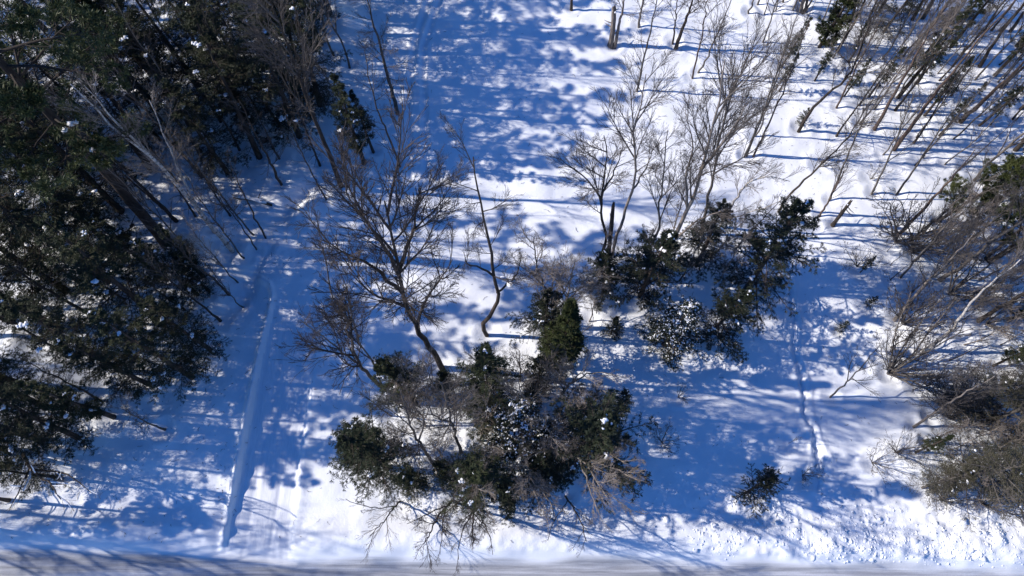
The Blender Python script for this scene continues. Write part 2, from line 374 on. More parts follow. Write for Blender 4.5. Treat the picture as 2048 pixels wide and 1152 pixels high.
def shrub_parts(h, stems, twig='twig', sp=.5, tip=.006):
    C = Mesh(); S = Mesh(); B0 = np.zeros((1, 2, 3)); B0[0, 0, 2] = -.2; B0[0, 1, 2] = .05
    cur = grow(B0, np.full((1, 2), .05), stems, .6, 1, sp, h, 8, .10, .04, tip=tip*1.3, rr=.6, taper=0); S.tubes(cur[0], cur[1], 5)
    for k, ratio, n, s in ((6, .45, 5, 3), (4, .5, 4, 3), (3, .5, 3, 3)):
        cur = grow(cur[0], cur[1], k, .25, .97, .6, cur[2]*ratio, n, .12, .04, tip=tip*.9, rr=.6); C.tubes(cur[0], cur[1], s)
    return {'stems': (S.build('stems'), 'grey', None), 'twigs': (C.build('twigs'), twig, None)}
def conifer_parts(h, R0, nb=80, t0=.06, droop=-.05, pitch=1.45, nlet=11, per=9, bl=.2, bw=.05, needle='hemlock', bark='dark', power=.85, snow=14, ssize=.14, dust=0., lf=.48):
    P = trunk_path(h, 12, .006); t = np.linspace(0, 1, 12); r = .016*h*(1-t)+.015; M = Mesh(); M.tubes(P[None], r[None], 7)
    # boughs: length follows the crown outline
    tt = np.sort(rng.uniform(t0, .985, nb)**1.05); az = rng.uniform(0, 2*math.pi, nb)
    prof = R0*((1-tt)**power*.94+.05)*rng.uniform(.5, 1.22, nb)*np.minimum(1, .55+3*(tt-t0))
    pos = np.stack([np.interp(tt*h, P[:, 2], P[:, k]) for k in range(3)], 1)
    el = (math.pi/2-pitch)+.75*tt**2+rng.normal(0, .12, nb)
    D = np.stack([np.cos(az)*np.cos(el), np.sin(az)*np.cos(el), np.sin(el)], 1); pts = [pos]
    for j in range(6):
        D = nrm(D+rng.normal(0, .05, D.shape)+np.array([0, 0, droop])); pts.append(pts[-1]+D*(prof/6)[:, None])
    BP = np.stack(pts, 1); BR = (.010+.010*prof)[:, None]*np.linspace(1, .25, 7)[None]
    W = Mesh(); W.tubes(BP, BR, 4); W.tubes(P[None], r[None]*.5, 4)
    let = grow(BP, BR, nlet, .15, 1.0, .85, prof*lf, 5, .10, -.04, flat=True, tip=.005, rr=.5, taper=.75); W.tubes(let[0], let[1], 3)
    tip1 = BP[:, 3:, :]; F = Mesh()
    def sprinkle(PP, cnt, f):
        n = PP.shape[1]; B = len(PP); t_ = rng.uniform(.08, 1, (B, cnt))*(n-1); i = np.minimum(t_.astype(int), n-2); u = (t_-i)[..., None]; b = np.arange(B)[:, None]
        p = PP[b, i]*(1-u)+PP[b, i+1]*u; T = nrm(PP[b, i+1]-PP[b, i]); blades(f, p.reshape(-1, 3), T.reshape(-1, 3), bl, bw); return p.reshape(-1, 3)
    a = sprinkle(let[0], per, F); sprinkle(tip1, per+4, F)
    out = {'trunk': (M.build('trunk'), bark, None), 'boughs': (W.build('boughs'), bark, None), 'crown': (F.build('crown', False), needle, None)}
    S = Mesh()
    if snow:
        i = rng.integers(0, nb, snow); j = rng.integers(2, 6, snow); blobs(S, BP[i[::2], j[::2]], rng.uniform(.4, 1.1, len(i[::2]))*ssize)
        npd = max(3, snow*2//3)
        for q in range(npd):
            i_ = rng.integers(0, nb); f0 = rng.uniform(1.5, 4.5); fs = np.minimum(f0+np.arange(6)*rng.uniform(.06, .12), 5.9); k_ = fs.astype(int); u_ = (fs-k_)[:, None]
            blobs(S, BP[i_, k_]*(1-u_)+BP[i_, k_+1]*u_, ssize*rng.uniform(.25, .7, 6), .45)
    if dust:
        i = rng.choice(len(a), int(len(a)*dust), replace=False); q = a[i]+np.array([0, 0, .03]); blades(S, q, nrm(rng.normal(0, 1, q.shape)*np.array([1, 1, .2])), bl*.7, bw*1.9)
    if S.n: out['snow_clumps'] = (S.build('snow_clumps'), 'clump', 'stuff')
    return out
def pine_parts(h, R0, nb=34, t0=.4, tuft=16, bl=.24, bw=.028, nlet=9, snow=6, ssize=.25, bark='dark', needle='pine', power=.55, sub=4):
    P = trunk_path(h, 14, .012); t = np.linspace(0, 1, 14); r = .0125*h*(1-t)**.8+.03; r[0] *= 1.3; M = Mesh(); M.tubes(P[None], r[None], 9)
    tt = np.sort(rng.uniform(t0, .98, nb)); az = rng.uniform(0, 2*math.pi, nb); prof = R0*((1-tt)/(1-t0)*.8+.2)**power*rng.uniform(.55, 1.1, nb)
    pos = np.stack([np.interp(tt*h, P[:, 2], P[:, k]) for k in range(3)], 1); el = .05+.6*tt**3+rng.normal(0, .15, nb)
    D = np.stack([np.cos(az)*np.cos(el), np.sin(az)*np.cos(el), np.sin(el)], 1); pts = [pos]
    for j in range(6): D = nrm(D+rng.normal(0, .09, D.shape)+np.array([0, 0, .02])); pts.append(pts[-1]+D*(prof/6)[:, None])
    BP = np.stack(pts, 1); BR = (.012+.014*prof)[:, None]*np.linspace(1, .25, 7)[None]; W = Mesh(); W.tubes(BP, BR, 5); W.tubes(P[None], r[None]*.5, 4)
    let = grow(BP, BR, nlet, .3, 1., .7, prof*.38, 5, .13, .05, tip=.006, rr=.55, taper=.6, flat=True); W.tubes(let[0], let[1], 3)
    l2 = grow(let[0], let[1], sub, .3, 1., .6, let[2]*.5, 3, .1, .08, tip=.006, rr=.6); W.tubes(l2[0], l2[1], 3)
    F = Mesh(); tips = np.vstack([l2[0][:, -1], l2[0][:, 1], let[0][:, -1]]); T = np.vstack([nrm(l2[0][:, -1]-l2[0][:, 1])]*2+[nrm(let[0][:, -1]-let[0][:, -2])])
    B = len(tips); p = np.repeat(tips, tuft, 0); d = nrm(np.repeat(T, tuft, 0)*.55+rng.normal(0, .55, (B*tuft, 3))); S_ = nrm(np.cross(d, rng.normal(0, 1, d.shape)))
    l = (bl*rng.uniform(.7, 1.2, B*tuft))[:, None]; V = np.stack([p, p+d*l*.5+S_*bw*.5, p+d*l, p+d*l*.5-S_*bw*.5], 1).reshape(-1, 3); F.add(V, np.arange(len(V)).reshape(-1, 4))
    out = {'trunk': (M.build('trunk'), bark, None), 'boughs': (W.build('boughs'), bark, None), 'crown': (F.build('crown', False), needle, None)}
    if snow:
        S = Mesh(); i = rng.integers(0, nb, snow); j = rng.integers(3, 6, snow); blobs(S, BP[i, j], rng.uniform(.5, 1.2, snow)*ssize); out['snow_clumps'] = (S.build('snow_clumps'), 'clump', 'stuff')
    return out

# prototypes: (parts, nominal height)
PRO = {}
def proto(key, parts, h): PRO[key] = (parts, h)
L3 = ((7, .55, 5, 4), (5, .58, 4, 3), (4, .6, 3, 3)); L2 = ((6, .55, 4, 3), (5, .6, 3, 3))
for i in range(4): proto('hard%d' % i, bare_parts(15, .15, 14, .38, .62, .30, L3), 15)
for i in range(3): proto('tall%d' % i, bare_parts(17, .14, 16, .5, .6, .22, ((5, .5, 4, 4), (4, .5, 4, 3), (3, .5, 3, 3)), 'dark'), 17)
for i in range(5): proto('pole%d' % i, bare_parts(12, .048, 24, .22, .55, .18, L2, 'grey', 'twig' if i % 2 else 'pale', bend=.02, tip=.005), 12)
for i in range(3): proto('sap%d' % i, bare_parts(6, .035, 11, .2, .55, .26, L2, 'grey', bend=.025, tip=.005), 6)
for i in range(2): proto('redpine%d' % i, bare_parts(16, .17, 16, .45, 1.2, .12, L2, 'red', 'twig', trop=.0), 16)
for i in range(2): proto('dead%d' % i, bare_parts(12, .10, 34, .12, 1.45, .12, ((4, .5, 4, 3), (3, .5, 3, 3)), 'dark', 'twig', trop=-.02, wig=.14, taper=.7, tip=.005), 12)
for i in range(3): proto('shrub%d' % i, shrub_parts(2.4, 9+2*i, sp=.55), 2.4)
for i in range(3): proto('hem%d' % i, conifer_parts(13, 3.6, 84, .10, -.05, 1.5, 13, 19, .165, .026, 'hemlock', snow=9, ssize=.22, lf=.42), 13)
for i in range(2): proto('thin%d' % i, conifer_parts(11, 1.9, 70, .25, -.05, 1.5, 9, 13, .2, .03, 'hemlock', snow=8, ssize=.15), 11)
for i in range(3): proto('spr%d' % i, conifer_parts(7, 2.6, 72, .03, -.015, 1.42, 13, 24, .11, .02, 'spruce', snow=16, ssize=.13, lf=.34), 7)
proto('young', conifer_parts(3.6, 1.75, 50, .03, .03, 1.3, 9, 30, .065, .013, 'spruce', snow=4, ssize=.09, power=.75), 3.6)
for i in range(2): proto('mist%d' % i, bare_parts(7, .045, 13, .2, .7, .3, L3, 'pale', 'pale', bend=.03, tip=.005, wig=.13), 7)
proto('dusty', conifer_parts(6, 2.0, 76, .03, -.04, 1.5, 12, 17, .12, .022, 'spruce', snow=34, ssize=.12, dust=.12, lf=.38), 6)
for i in range(2): proto('olive%d' % i, conifer_parts(8, 3.2, 80, .05, -.03, 1.45, 13, 13, .15, .022, 'olive', 'grey', snow=6, ssize=.16, power=.7, lf=.42), 8)
proto('cedar', conifer_parts(7, 1.25, 110, .05, .05, 1.1, 10, 14, .16, .03, 'cedar', snow=4, ssize=.1, power=.6), 7)
for i in range(2): proto('pine%d' % i, pine_parts(20, 4.4, 40, .45), 20)
proto('pinelow', pine_parts(11, 3.2, 44, .15, 15, snow=9, ssize=.2), 11)

MARKS = [(465, 501, 'the mottled birch'), (335, 486, 'the huge old pine'), (520, 480, 'the driveway bend'), (150, 80, 'the fallen snow-covered log'), (780, 270, 'the sled tracks'), (684, 377, 'the grey-crowned tall tree'), (300, 200, 'the yellow-green young pine'),
 (400, 760, 'the driveway windrow'), (60, 1000, 'the roadside pine'), (1598, 262, 'the bent dark trunk'), (1640, 92, 'the narrow cedar column'), (1789, 299, 'the thickest reddish pine'), (1880, 440, 'the low green pine'), (1666, 450, 'the splintered stump'), (1921, 243, 'the long-boled reddish trunk'),
 (1791, 639, 'the pale straight trunk'), (1848, 702, 'the kinked pale-barked trunk'), (1900, 960, 'the wide roadside hemlock'), (1955, 850, 'the bushy olive hemlock'), (1353, 92, 'the stout trunk in bright snow'), (1905, 90, 'the dark deep fir'), (1985, 520, 'the tall green pine'),
 (1118, 735, 'the green cedar'), (775, 930, 'the round dark hemlock'), (1165, 900, 'the large front spruce'), (1283, 585, 'the pointed spruce'), (955, 985, 'the front hemlock'), (1495, 560, 'the big trailside spruce'), (985, 840, 'the heart of the middle clump')]
def plant(key, px, py, h, label, group, name=None, cat='tree', lean=0.0, xy=None):
    """one tree or shrub at the ground point seen at that pixel"""
    parts, hp = PRO[key]
    p = at(px, py) if xy is None else np.array([*xy, 0.])
    s = h/hp; z = hz(p[0], p[1])
    if '{' in label:
        near_ = min(MARKS, key=lambda m: float(np.hypot(*(at(m[0], m[1])[:2]-p[:2]))))[2]
        label = label.format(near=near_, size='tall' if h > 12.5 else ('short' if h < 8 else 'middling'))
    nm = name or {'hard': 'bare_tree', 'tall': 'bare_tree', 'pole': 'bare_tree', 'sap': 'sapling', 'mist': 'sapling', 'youn': 'spruce_tree', 'redp': 'bare_tree', 'dead': 'dead_tree', 'shru': 'shrub', 'hem0': 'hemlock_tree', 'hem1': 'hemlock_tree', 'hem2': 'hemlock_tree', 'thin': 'hemlock_tree', 'spr0': 'spruce_tree', 'spr1': 'spruce_tree', 'spr2': 'spruce_tree', 'dust': 'spruce_tree', 'ceda': 'cedar_tree', 'oliv': 'hemlock_tree', 'pine': 'pine_tree'}[key[:4] if key[:3] != 'sap' else 'sap']
    o = root(nm, (p[0], p[1], z), label, cat, group, random.uniform(0, 6.283), s)
    from mathutils import Euler, Matrix
    o.rotation_euler = (Matrix.Rotation(lean+random.gauss(0, .04), 3, 'Y') @ Matrix.Rotation(random.gauss(0, .04), 3, 'X') @ Matrix.Rotation(o.rotation_euler[2], 3, 'Z')).to_euler()
    for pn, (me, m, kd) in parts.items(): obj(pn, me, m, o, kd)
    return o

LIMB = {}
def limb_mesh(style, k, twig, snowy):
    key = (style, k, twig, snowy)
    if key not in LIMB:
        th = (.3, .65, 1.0, 1.4)[k % 4]; P0 = np.array([[[0, 0, -.04], [0, 0, 0.]]])*1.0
        D = np.array([math.sin(th), 0, math.cos(th)]); pts = [np.zeros(3)]
        wg = .15 if style == 'zig' else .05
        for j in range(8): D = nrm(D+rng.normal(0, wg, 3)+np.array([0, 0, .045])); pts.append(pts[-1]+D/8)
        P = np.array(pts)[None]; R = np.linspace(.0135, .003, 9)[None]; M = Mesh(); M.tubes(P, R, 5); cur = (P, R, np.array([1.]))
        for kk, ratio, n, sd, tp in {'full': ((10, .6, 5, 4, .0024), (6, .55, 4, 3, .0019), (3, .6, 3, 3, .0015)), 'zig': ((10, .5, 6, 4, .0026), (6, .5, 5, 3, .0022), (4, .5, 3, 3, .0018)), 'fine': ((8, .5, 4, 3, .0026), (5, .55, 3, 3, .0022))}[style]:
            cur = grow(cur[0], cur[1], kk, .14, .98, .46 if style != 'zig' else .75, cur[2]*ratio, n, wg*1.1, .03, tip=tp, rr=.55, taper=.5); c1 = np.minimum(cur[1], .007); M.tubes(cur[0], c1, sd); cur = (cur[0], c1, cur[2])
        me = M.build('limb'); me.materials.append(MAT[twig]); sn = None
        if snowy:
            S = Mesh(); Q = P.copy(); Q[..., 2] += .012; S.tubes(Q[:, :7], np.array([[.02, .026, .022, .028, .022, .018, .008]]), 6); sn = S.build('limb_snow'); sn.materials.append(MAT['clump'])
        LIMB[key] = (me, Vector((math.sin(th), 0, math.cos(th))), sn)
    return LIMB[key]
def place_limb(o, pos, D, L, twig, style, snowy=False):
    D = Vector(D).normalized(); th = math.acos(max(-1, min(1, D.z))); b_ = min(range(4), key=lambda q: abs((.3, .65, 1.0, 1.4)[q]-th))
    me, d0, sn = limb_mesh(style, b_+4*random.randrange(3), twig, snowy)
    from mathutils import Quaternion
    qz = Quaternion((0, 0, 1), math.atan2(D.y, D.x)); d1 = qz @ d0; q = d1.rotation_difference(D) @ qz
    l = bpy.data.objects.new('limb', me); COL.objects.link(l); l.parent = o; l.location = pos; l.rotation_mode = 'QUATERNION'; l.rotation_quaternion = q; l.scale = (L, L, L)
    if sn:
        c = bpy.data.objects.new('limb_snow', sn); COL.objects.link(c); c.parent = l
    return l
def hero(name, label, path, r, limbs=(), k1=10, t0=.4, ang=.55, ln=4.0, lv=L3, bark='grey', twig='twig', trop=.1, wig=.09, group=None, tip=.007, stems=(), snow=(), taper=.4, rtop=.25, n=18, snowy=False):
    """a tree whose stem and main limbs follow the photograph; every main limb is its own part"""
    T = trace(path); base = T[0].copy(); base[2] = hz(base[0], base[1]); T[0, 2] = base[2]-.3
    o = root(name, base, label, 'tree', group)
    def stem(PP, r0, r1, nm, parent, nn, sd=8):
        t = np.linspace(0, 1, nn); R = r0+(r1-r0)*t**.9; M = Mesh(); M.tubes((PP-base)[None], R[None], sd); return obj(nm, M.build(nm), bark, parent), R
    P = smooth_path(T, n); P[2:] += rng.normal(0, .035, P[2:].shape); _, R = stem(P, r, r*rtop*.3+.012, 'trunk', o, n)
    sets = [(P, R, k1, t0, ln)]
    for lp in limbs:
        LP = smooth_path(np.array([at(*q) if len(q) > 2 else trace([path[0], q])[1] for q in lp]), 10); LP[1:] += rng.normal(0, .03, LP[1:].shape)
        _, LR = stem(LP, r*.5, .014, 'limb', o, 10, 6); sets.append((LP, LR, max(4, k1//2), .25, ln*.6))
    for PP, RR, k, tt, l in sets:
        Q0 = PP-base; m_ = len(Q0)
        for i in range(k):
            t = tt+(.985-tt)*(i+random.random())/k; f = t*(m_-1); j = min(int(f), m_-2); u = f-j
            pos = Q0[j]*(1-u)+Q0[j+1]*u; T_ = nrm(Q0[j+1]-Q0[j]); N_ = rng.normal(0, 1, 3); N_ = nrm(N_-N_.dot(T_)*T_); a_ = ang*random.uniform(.7, 1.25)
            place_limb(o, pos, T_*math.cos(a_)+N_*math.sin(a_), l*(1-taper*(t-tt)/(1-tt))*random.uniform(.6, 1.25), twig, 'zig' if wig > .13 else ('fine' if lv is L2 else 'full'), snowy)
    for q, s in snow:
        M = Mesh(); blobs(M, [at(*q)-base], s, .8); obj('snow_clump', M.build('snow_clump'), 'clump', o)
    return o

def snag(name, label, path, r, bark='grey', cat='snag', cap=True, tip=.75):
    T = trace(path); base = T[0].copy(); base[2] = hz(base[0], base[1]); T[0, 2] = base[2]-.3; o = root(name, base, label, cat)
    P = smooth_path(T, 10)-base; n = 12; t = np.linspace(0, 1, n); P = np.vstack([P, P[-1:]+(P[-1]-P[-2])*.35, P[-1:]+(P[-1]-P[-2])*.6]); R = r*(1-(1-tip)*t); R[0] *= 1.4; R[1] *= 1.15; R[-2] *= .7; R[-1] = r*.22
    M = Mesh(); M.tubes(P[None], R[None], 9); V = M.V[0]; V[-18:, 2] += rng.uniform(-.1, .35, 18); V[-27:] += rng.normal(0, r*.12, (27, 3)); V[:-9] += rng.normal(0, r*.06, V[:-9].shape); obj('trunk', M.build('trunk', False), bark, o)
    for q in range(3):
        i = random.randrange(3, 9); d = nrm(rng.normal(0, 1, 3)*np.array([1, 1, .3])); S = Mesh(); S.tubes(np.array([[P[i], P[i]+d*.35, P[i]+d*.7+[0, 0, .08]]]), np.array([[r*.28, r*.2, r*.08]]), 5); obj('branch_stub', S.build('branch_stub'), bark, o)
    if cap: S = Mesh(); blobs(S, [P[-3]], r*.9, .7); obj('snow_cap', S.build('snow_cap'), 'clump', o)
    return o
def log(label, a, b, r, za=.15, zb=.15, bark='dark'):
    A = at(*a); B = at(*b); A[2] = hz(A[0], A[1])+za; B[2] = hz(B[0], B[1])+zb; o = root('fallen_log', (A[0], A[1], A[2]), label, 'log')
    P = smooth_path([A-A, (B-A)*.5+rng.normal(0, .1, 3), B-A], 9); R = np.linspace(r, r*.6, 9); M = Mesh(); M.tubes(P[None], R[None], 8); obj('trunk', M.build('trunk'), bark, o)
    S = Mesh(); Q = P[:-1].copy(); Q[:, 2] += r*.75; Q[1:-1] += rng.normal(0, .03, Q[1:-1].shape); S.tubes(Q[None], np.r_[r*.5, rng.uniform(.8, 1.15, 6)*r, r*.4][None], 8); obj('snow_cap', S.build('snow_cap'), 'clump', o)
    for q in range(3):
        i = random.randrange(1, 8); d = nrm(rng.normal(0, 1, 3)*np.array([1, 1, .4])+[0, 0, .5]); S = Mesh(); S.tubes(np.array([[P[i], P[i]+d*.5, P[i]+d*1.1]]), np.array([[r*.3, r*.2, .01]]), 4); obj('branch_stub', S.build('branch_stub'), bark, o)
    return o
rng = np.random.default_rng(21); random.seed(9)
def pick(k, n): return '%s%d' % (k, random.randrange(n))
# ------------------------------------------------------------------ leafless trees of the middle group
hero('bare_tree', 'broad leafless maple with forked dark trunk standing beside the driveway', [(884, 735), (868, 708), (833, 654), (809, 602), (797, 545), (786, 480), (770, 400)], .2,
     limbs=[[(797, 548), (760, 480), (715, 420), (690, 380)], [(797, 545), (820, 480), (835, 420), (842, 370)], [(805, 585), (740, 530), (680, 500), (640, 480)], [(835, 655), (850, 600), (880, 560), (905, 520)]], k1=12, t0=.5, ang=.42, ln=5.28, trop=.06, bark='dark', taper=.35, twig='soot')
hero('bare_tree', 'leafless tree with two slanting stems and a fan of twigs reaching over the driveway', [(768, 778), (722, 730), (706, 690), (690, 640), (660, 580)], .13,
     limbs=[[(764, 774), (745, 720), (715, 680), (700, 620), (700, 570)], [(720, 728), (680, 700), (630, 660), (600, 640)]], k1=11, t0=.35, ang=.45, ln=4.32, trop=.05, taper=.3, twig='soot')
hero('bare_tree', 'crooked dark leafless tree with a snow cushion in a side fork', [(974, 668), (966, 652), (981, 630), (995, 595), (988, 547), (983, 498), (969, 439), (955, 380), (946, 310)], .14,
     limbs=[[(988, 552), (969, 538), (938, 529), (926, 505)], [(994, 585), (1010, 572), (1030, 552), (1042, 520)]], k1=10, t0=.42, ang=.75, ln=2.64, bark='dark', twig='soot', snow=[((1016, 562, 8.2), .28)])
hero('bare_tree', 'small grey leafless tree with zigzag limbs just beyond the green cedar', [(1122, 655), (1112, 610), (1088, 570), (1072, 530), (1066, 470)], .1,
     limbs=[[(1105, 595), (1060, 545), (1020, 520)], [(1112, 610), (1140, 560), (1150, 520)]], k1=9, t0=.35, ang=.8, ln=2.88, wig=.16, twig='pale')
hero('bare_tree', 'pale silvery leafless tree with spraying tangled limbs in the middle thicket', [(1135, 650), (1132, 610), (1140, 570), (1150, 530)], .1,
     limbs=[[(1132, 610), (1160, 575), (1200, 560)], [(1135, 600), (1120, 570), (1100, 545)]], k1=12, t0=.25, ang=.9, ln=2.88, wig=.17, twig='pale', bark='pale')
hero('bare_tree', 'leafless tree with an S bend in its lower trunk among the dark spruces', [(1203, 545), (1204, 526), (1213, 470), (1203, 440), (1204, 385), (1212, 320), (1208, 270)], .12,
     limbs=[[(1204, 400), (1185, 370), (1150, 340), (1120, 320)], [(1205, 385), (1230, 340), (1245, 300)]], k1=10, t0=.5, ang=.6, ln=3.12, bark='dark')
hero('bare_tree', 'tall bare trunk leaning out of the spruce clump with a pale sunlit side', [(1226, 510), (1230, 480), (1250, 425), (1264, 380), (1272, 320), (1268, 270), (1285, 200), (1290, 150)], .12,
     limbs=[[(1264, 380), (1290, 340), (1310, 290)]], k1=10, t0=.55, ang=.5, ln=3.12, bark='pale')
hero('bare_tree', 'slim upright leafless tree rising from the spruce with the pointed tip', [(1295, 545), (1304, 490), (1316, 456), (1322, 400), (1328, 330), (1334, 260)], .1, k1=10, t0=.45, ang=.5, ln=2.88, bark='grey')
hero('bare_tree', 'tall pale leafless tree leaning from the spruce clump with a thick sunlit trunk', [(1293, 557), (1320, 522), (1347, 478), (1375, 420), (1402, 340), (1425, 250), (1440, 180), (1450, 120)], .17,
     limbs=[[(1375, 420), (1372, 350), (1385, 290), (1370, 220)], [(1347, 480), (1400, 440), (1450, 420)], [(1402, 340), (1450, 280), (1490, 210)]], k1=12, t0=.45, ang=.45, ln=4.08, bark='pale')
hero('bare_tree', 'white arching birch bowed over the snowy spruce', [(1440, 455), (1470, 400), (1490, 372), (1512, 358), (1545, 352), (1580, 365)], .1, k1=8, t0=.4, ang=.6, ln=2.40, bark='birch', twig='pale',
     limbs=[[(1450, 440), (1500, 425), (1545, 410), (1590, 385)]])
hero('bare_tree', 'tall leafless tree with upswept twigs behind the arching birch', [(1402, 470), (1412, 420), (1428, 340), (1440, 270), (1465, 190), (1490, 120)], .12, k1=12, t0=.35, ang=.45, ln=3.60, bark='grey')
hero('bare_tree', 'dark slanting trunk with upright twigs behind the big spruce', [(1560, 420), (1580, 390), (1640, 330), (1700, 270), (1740, 200)], .09, k1=10, t0=.4, ang=.5, ln=2.64, bark='dark')
# crowns that reach up toward the drone above the front conifers
def near(label, base, path, r, **k):
    hero('bare_tree', label, [base]+path, r, **k)
near('leafless tree whose long pale limbs rake out past the front spruce toward open snow', (1120, 905), [(1150, 912, 6.0), (1172, 930, 8.0), (1195, 965, 9.5), (1215, 1000, 10.5)], .11, limbs=[[(1155, 912, 6.2), (1220, 935, 8), (1290, 965, 9.2)], [(1160, 918, 6.6), (1180, 980, 8.5), (1200, 1030, 9.6)], [(1150, 910, 6), (1210, 905, 7.6), (1260, 930, 8.8)]], k1=10, t0=.35, ang=.5, ln=2.76, bark='pale', twig='pale', trop=.03)
near('leafless tree with a knotted pale crown over the front conifers beside the road', (1075, 930), [(1062, 940, 5), (1058, 965, 7.5), (1075, 1000, 9)], .1, limbs=[[(1060, 955, 6), (1100, 1005, 8.4), (1115, 1045, 9.2)], [(1060, 955, 6), (1030, 990, 8)]], k1=11, t0=.3, ang=.75, ln=2.0, wig=.16, twig='pale', bark='pale', trop=.04)
near('thin leafless tree standing over the dark front hemlock nearest the road', (945, 945), [(942, 930, 5), (948, 955, 8), (955, 990, 10)], .09, limbs=[[(945, 940, 6.5), (965, 985, 9.5), (975, 1030, 10.5)]], k1=10, t0=.35, ang=.6, ln=2.0, twig='pale', trop=.05)
near('leafless tree with bare trunk between the two front conifer clumps', (922, 905), [(912, 870, 5), (900, 835, 9), (893, 800, 12), (880, 760, 14.5)], .11, k1=13, t0=.35, ang=.7, ln=2.6, twig='twig', limbs=[[(905, 850, 7), (870, 830, 9), (845, 800, 11)]])
near('leaning leafless tree with a kinked trunk beside the round left conifer', (868, 930), [(845, 895, 4), (828, 868, 6.5), (815, 830, 9), (800, 780, 12)], .11, k1=12, t0=.3, ang=.7, ln=2.6, twig='twig', limbs=[[(838, 880, 5.5), (850, 840, 8), (865, 800, 11)]])
near('slender leafless tree rising through the middle conifers with a forked pale top', (1035, 860), [(1040, 835, 5), (1045, 800, 9), (1035, 760, 12.5)], .09, k1=12, t0=.35, ang=.65, ln=2.4, twig='twig')
near('leafless tree with sweeping pale limbs over the green cedar', (1118, 800), [(1130, 780, 4), (1145, 762, 6.5), (1170, 740, 9)], .1, limbs=[[(1140, 768, 5.5), (1185, 745, 8), (1235, 750, 9.5)], [(1135, 772, 5), (1110, 740, 9)]], k1=11, t0=.3, ang=.7, ln=2.2, twig='pale', bark='pale')
near('leafless tree with a bleached limb crossing the front spruce', (1075, 880), [(1085, 878, 4), (1100, 872, 7), (1080, 830, 10)], .08, limbs=[[(1085, 878, 4), (1110, 885, 5.5), (1050, 920, 8)]], k1=10, t0=.3, ang=.7, ln=2.0, twig='pale', bark='pale')
near('leafless sapling tangle behind the round left conifer', (830, 800), [(822, 780, 3), (812, 755, 6), (800, 720, 9)], .07, k1=12, t0=.2, ang=.8, ln=2.0, wig=.15, twig='pale')
near('dark leafless tree leaning out over the plowed road with a wide fan of twigs', (905, 1000), [(885, 1020, 2.5), (868, 1050, 5), (850, 1085, 7.5)], .08, limbs=[[(890, 1012, 2), (850, 1030, 4), (815, 1050, 6)], [(890, 1015, 2.2), (885, 1060, 6), (880, 1110, 8)]], k1=9, t0=.25, ang=.4, ln=2.4, bark='dark', twig='soot', trop=.0)
near('dark leafless tree leaning straight toward the road with long parallel twigs', (950, 1005), [(950, 1020, 3), (945, 1050, 6), (945, 1090, 8.5)], .08, limbs=[[(950, 1015, 2.5), (975, 1060, 6.5), (985, 1110, 8)], [(948, 1020, 3), (925, 1060, 6), (915, 1120, 8)]], k1=9, t0=.25, ang=.4, ln=2.4, bark='dark', twig='soot', trop=.0)
near('dark low leafless tree sprawling toward the road under the round left conifer', (800, 1000), [(785, 1020, 1.2), (765, 1045, 2.4), (740, 1070, 3.2)], .06, limbs=[[(790, 1012, 1), (740, 1015, 2.4), (690, 1000, 3.2)]], k1=9, t0=.2, ang=.6, ln=1.8, bark='dark', twig='grey', trop=.0, lv=L2)
near('dark leafless stems leaning toward the road beside the front spruce', (1130, 990), [(1150, 1020, 1.8), (1165, 1050, 3), (1170, 1085, 4)], .06, limbs=[[(1135, 1000, 1), (1110, 1040, 3), (1095, 1080, 4)]], k1=8, t0=.2, ang=.6, ln=1.6, bark='dark', twig='grey', trop=.0, lv=L2)

# ------------------------------------------------------------------ conifers of the middle group
for key, px, py, h, name, label in [
  ('spr0', 1497, 572, 9, None, 'big dark spruce with loose snow beside the trodden trail'),
  ('spr1', 1280, 590, 8, None, 'dark spruce with a pointed tip in the middle of the clump'),
  ('spr2', 1392, 530, 6, None, 'dark spruce hidden behind pale leaning trunks'),
  ('dusty', 1328, 690, 6.5, None, 'snow-dusted spruce with white speckled needles'),
  ('spr1', 1415, 672, 6.5, None, 'dark spruce next to the snow-dusted one'),
  ('spr2', 1222, 668, 2.3, None, 'small lone spruce in open snow left of the snow-dusted one'),
  ('spr0', 1205, 590, 5.0, None, 'low dark spruce under the S-bent trunk'),
  ('cedar', 1120, 735, 8.5, 'cedar_tree', 'dense green cedar with a rounded crown beside the small grey tree'),
  ('spr2', 1090, 665, 6.0, None, 'dark spruce behind the green cedar'),
  ('hem1', 775, 935, 10, None, 'round dark hemlock with white snow clumps beside the driveway'),
  ('spr0', 735, 905, 5.0, None, 'low spruce with snow lumps on the driveway side of the round hemlock'),
  ('hem2', 830, 805, 8, None, 'thin hemlock behind the round dark hemlock'),
  ('hem0', 985, 845, 10, None, 'hemlock with snow lumps in the heart of the middle clump'),
  ('spr1', 1160, 905, 10, None, 'large dark spruce at the open-snow end of the front clump'),
  ('dusty', 1050, 905, 8.0, None, 'spruce with many snow lumps between the hemlock and the large front spruce'),
  ('hem2', 955, 990, 9, None, 'dark front hemlock standing closest to the road'),
  ('spr2', 1085, 965, 5.5, None, 'low dark spruce under the knotted pale crown'),
  ('spr1', 1235, 815, 2.6, None, 'small spruce peeking out beside the large front spruce'),
  ('hem0', 835, 975, 5.5, None, 'drooping hemlock between the round hemlock and the road'),
  ('young', 1492, 985, 3.6, None, 'lone young spruce standing on open snow by the road'),
  ('spr0', 1677, 662, 1.3, 'spruce_seedling', 'tiny green spruce seedling alone in sunlit snow past the trail'),
  ('spr1', 1735, 612, 1.2, 'spruce_seedling', 'tiny snow-capped seedling at the edge of the right wood'),
]: plant(key, px, py, h*1.16, label, None, name)

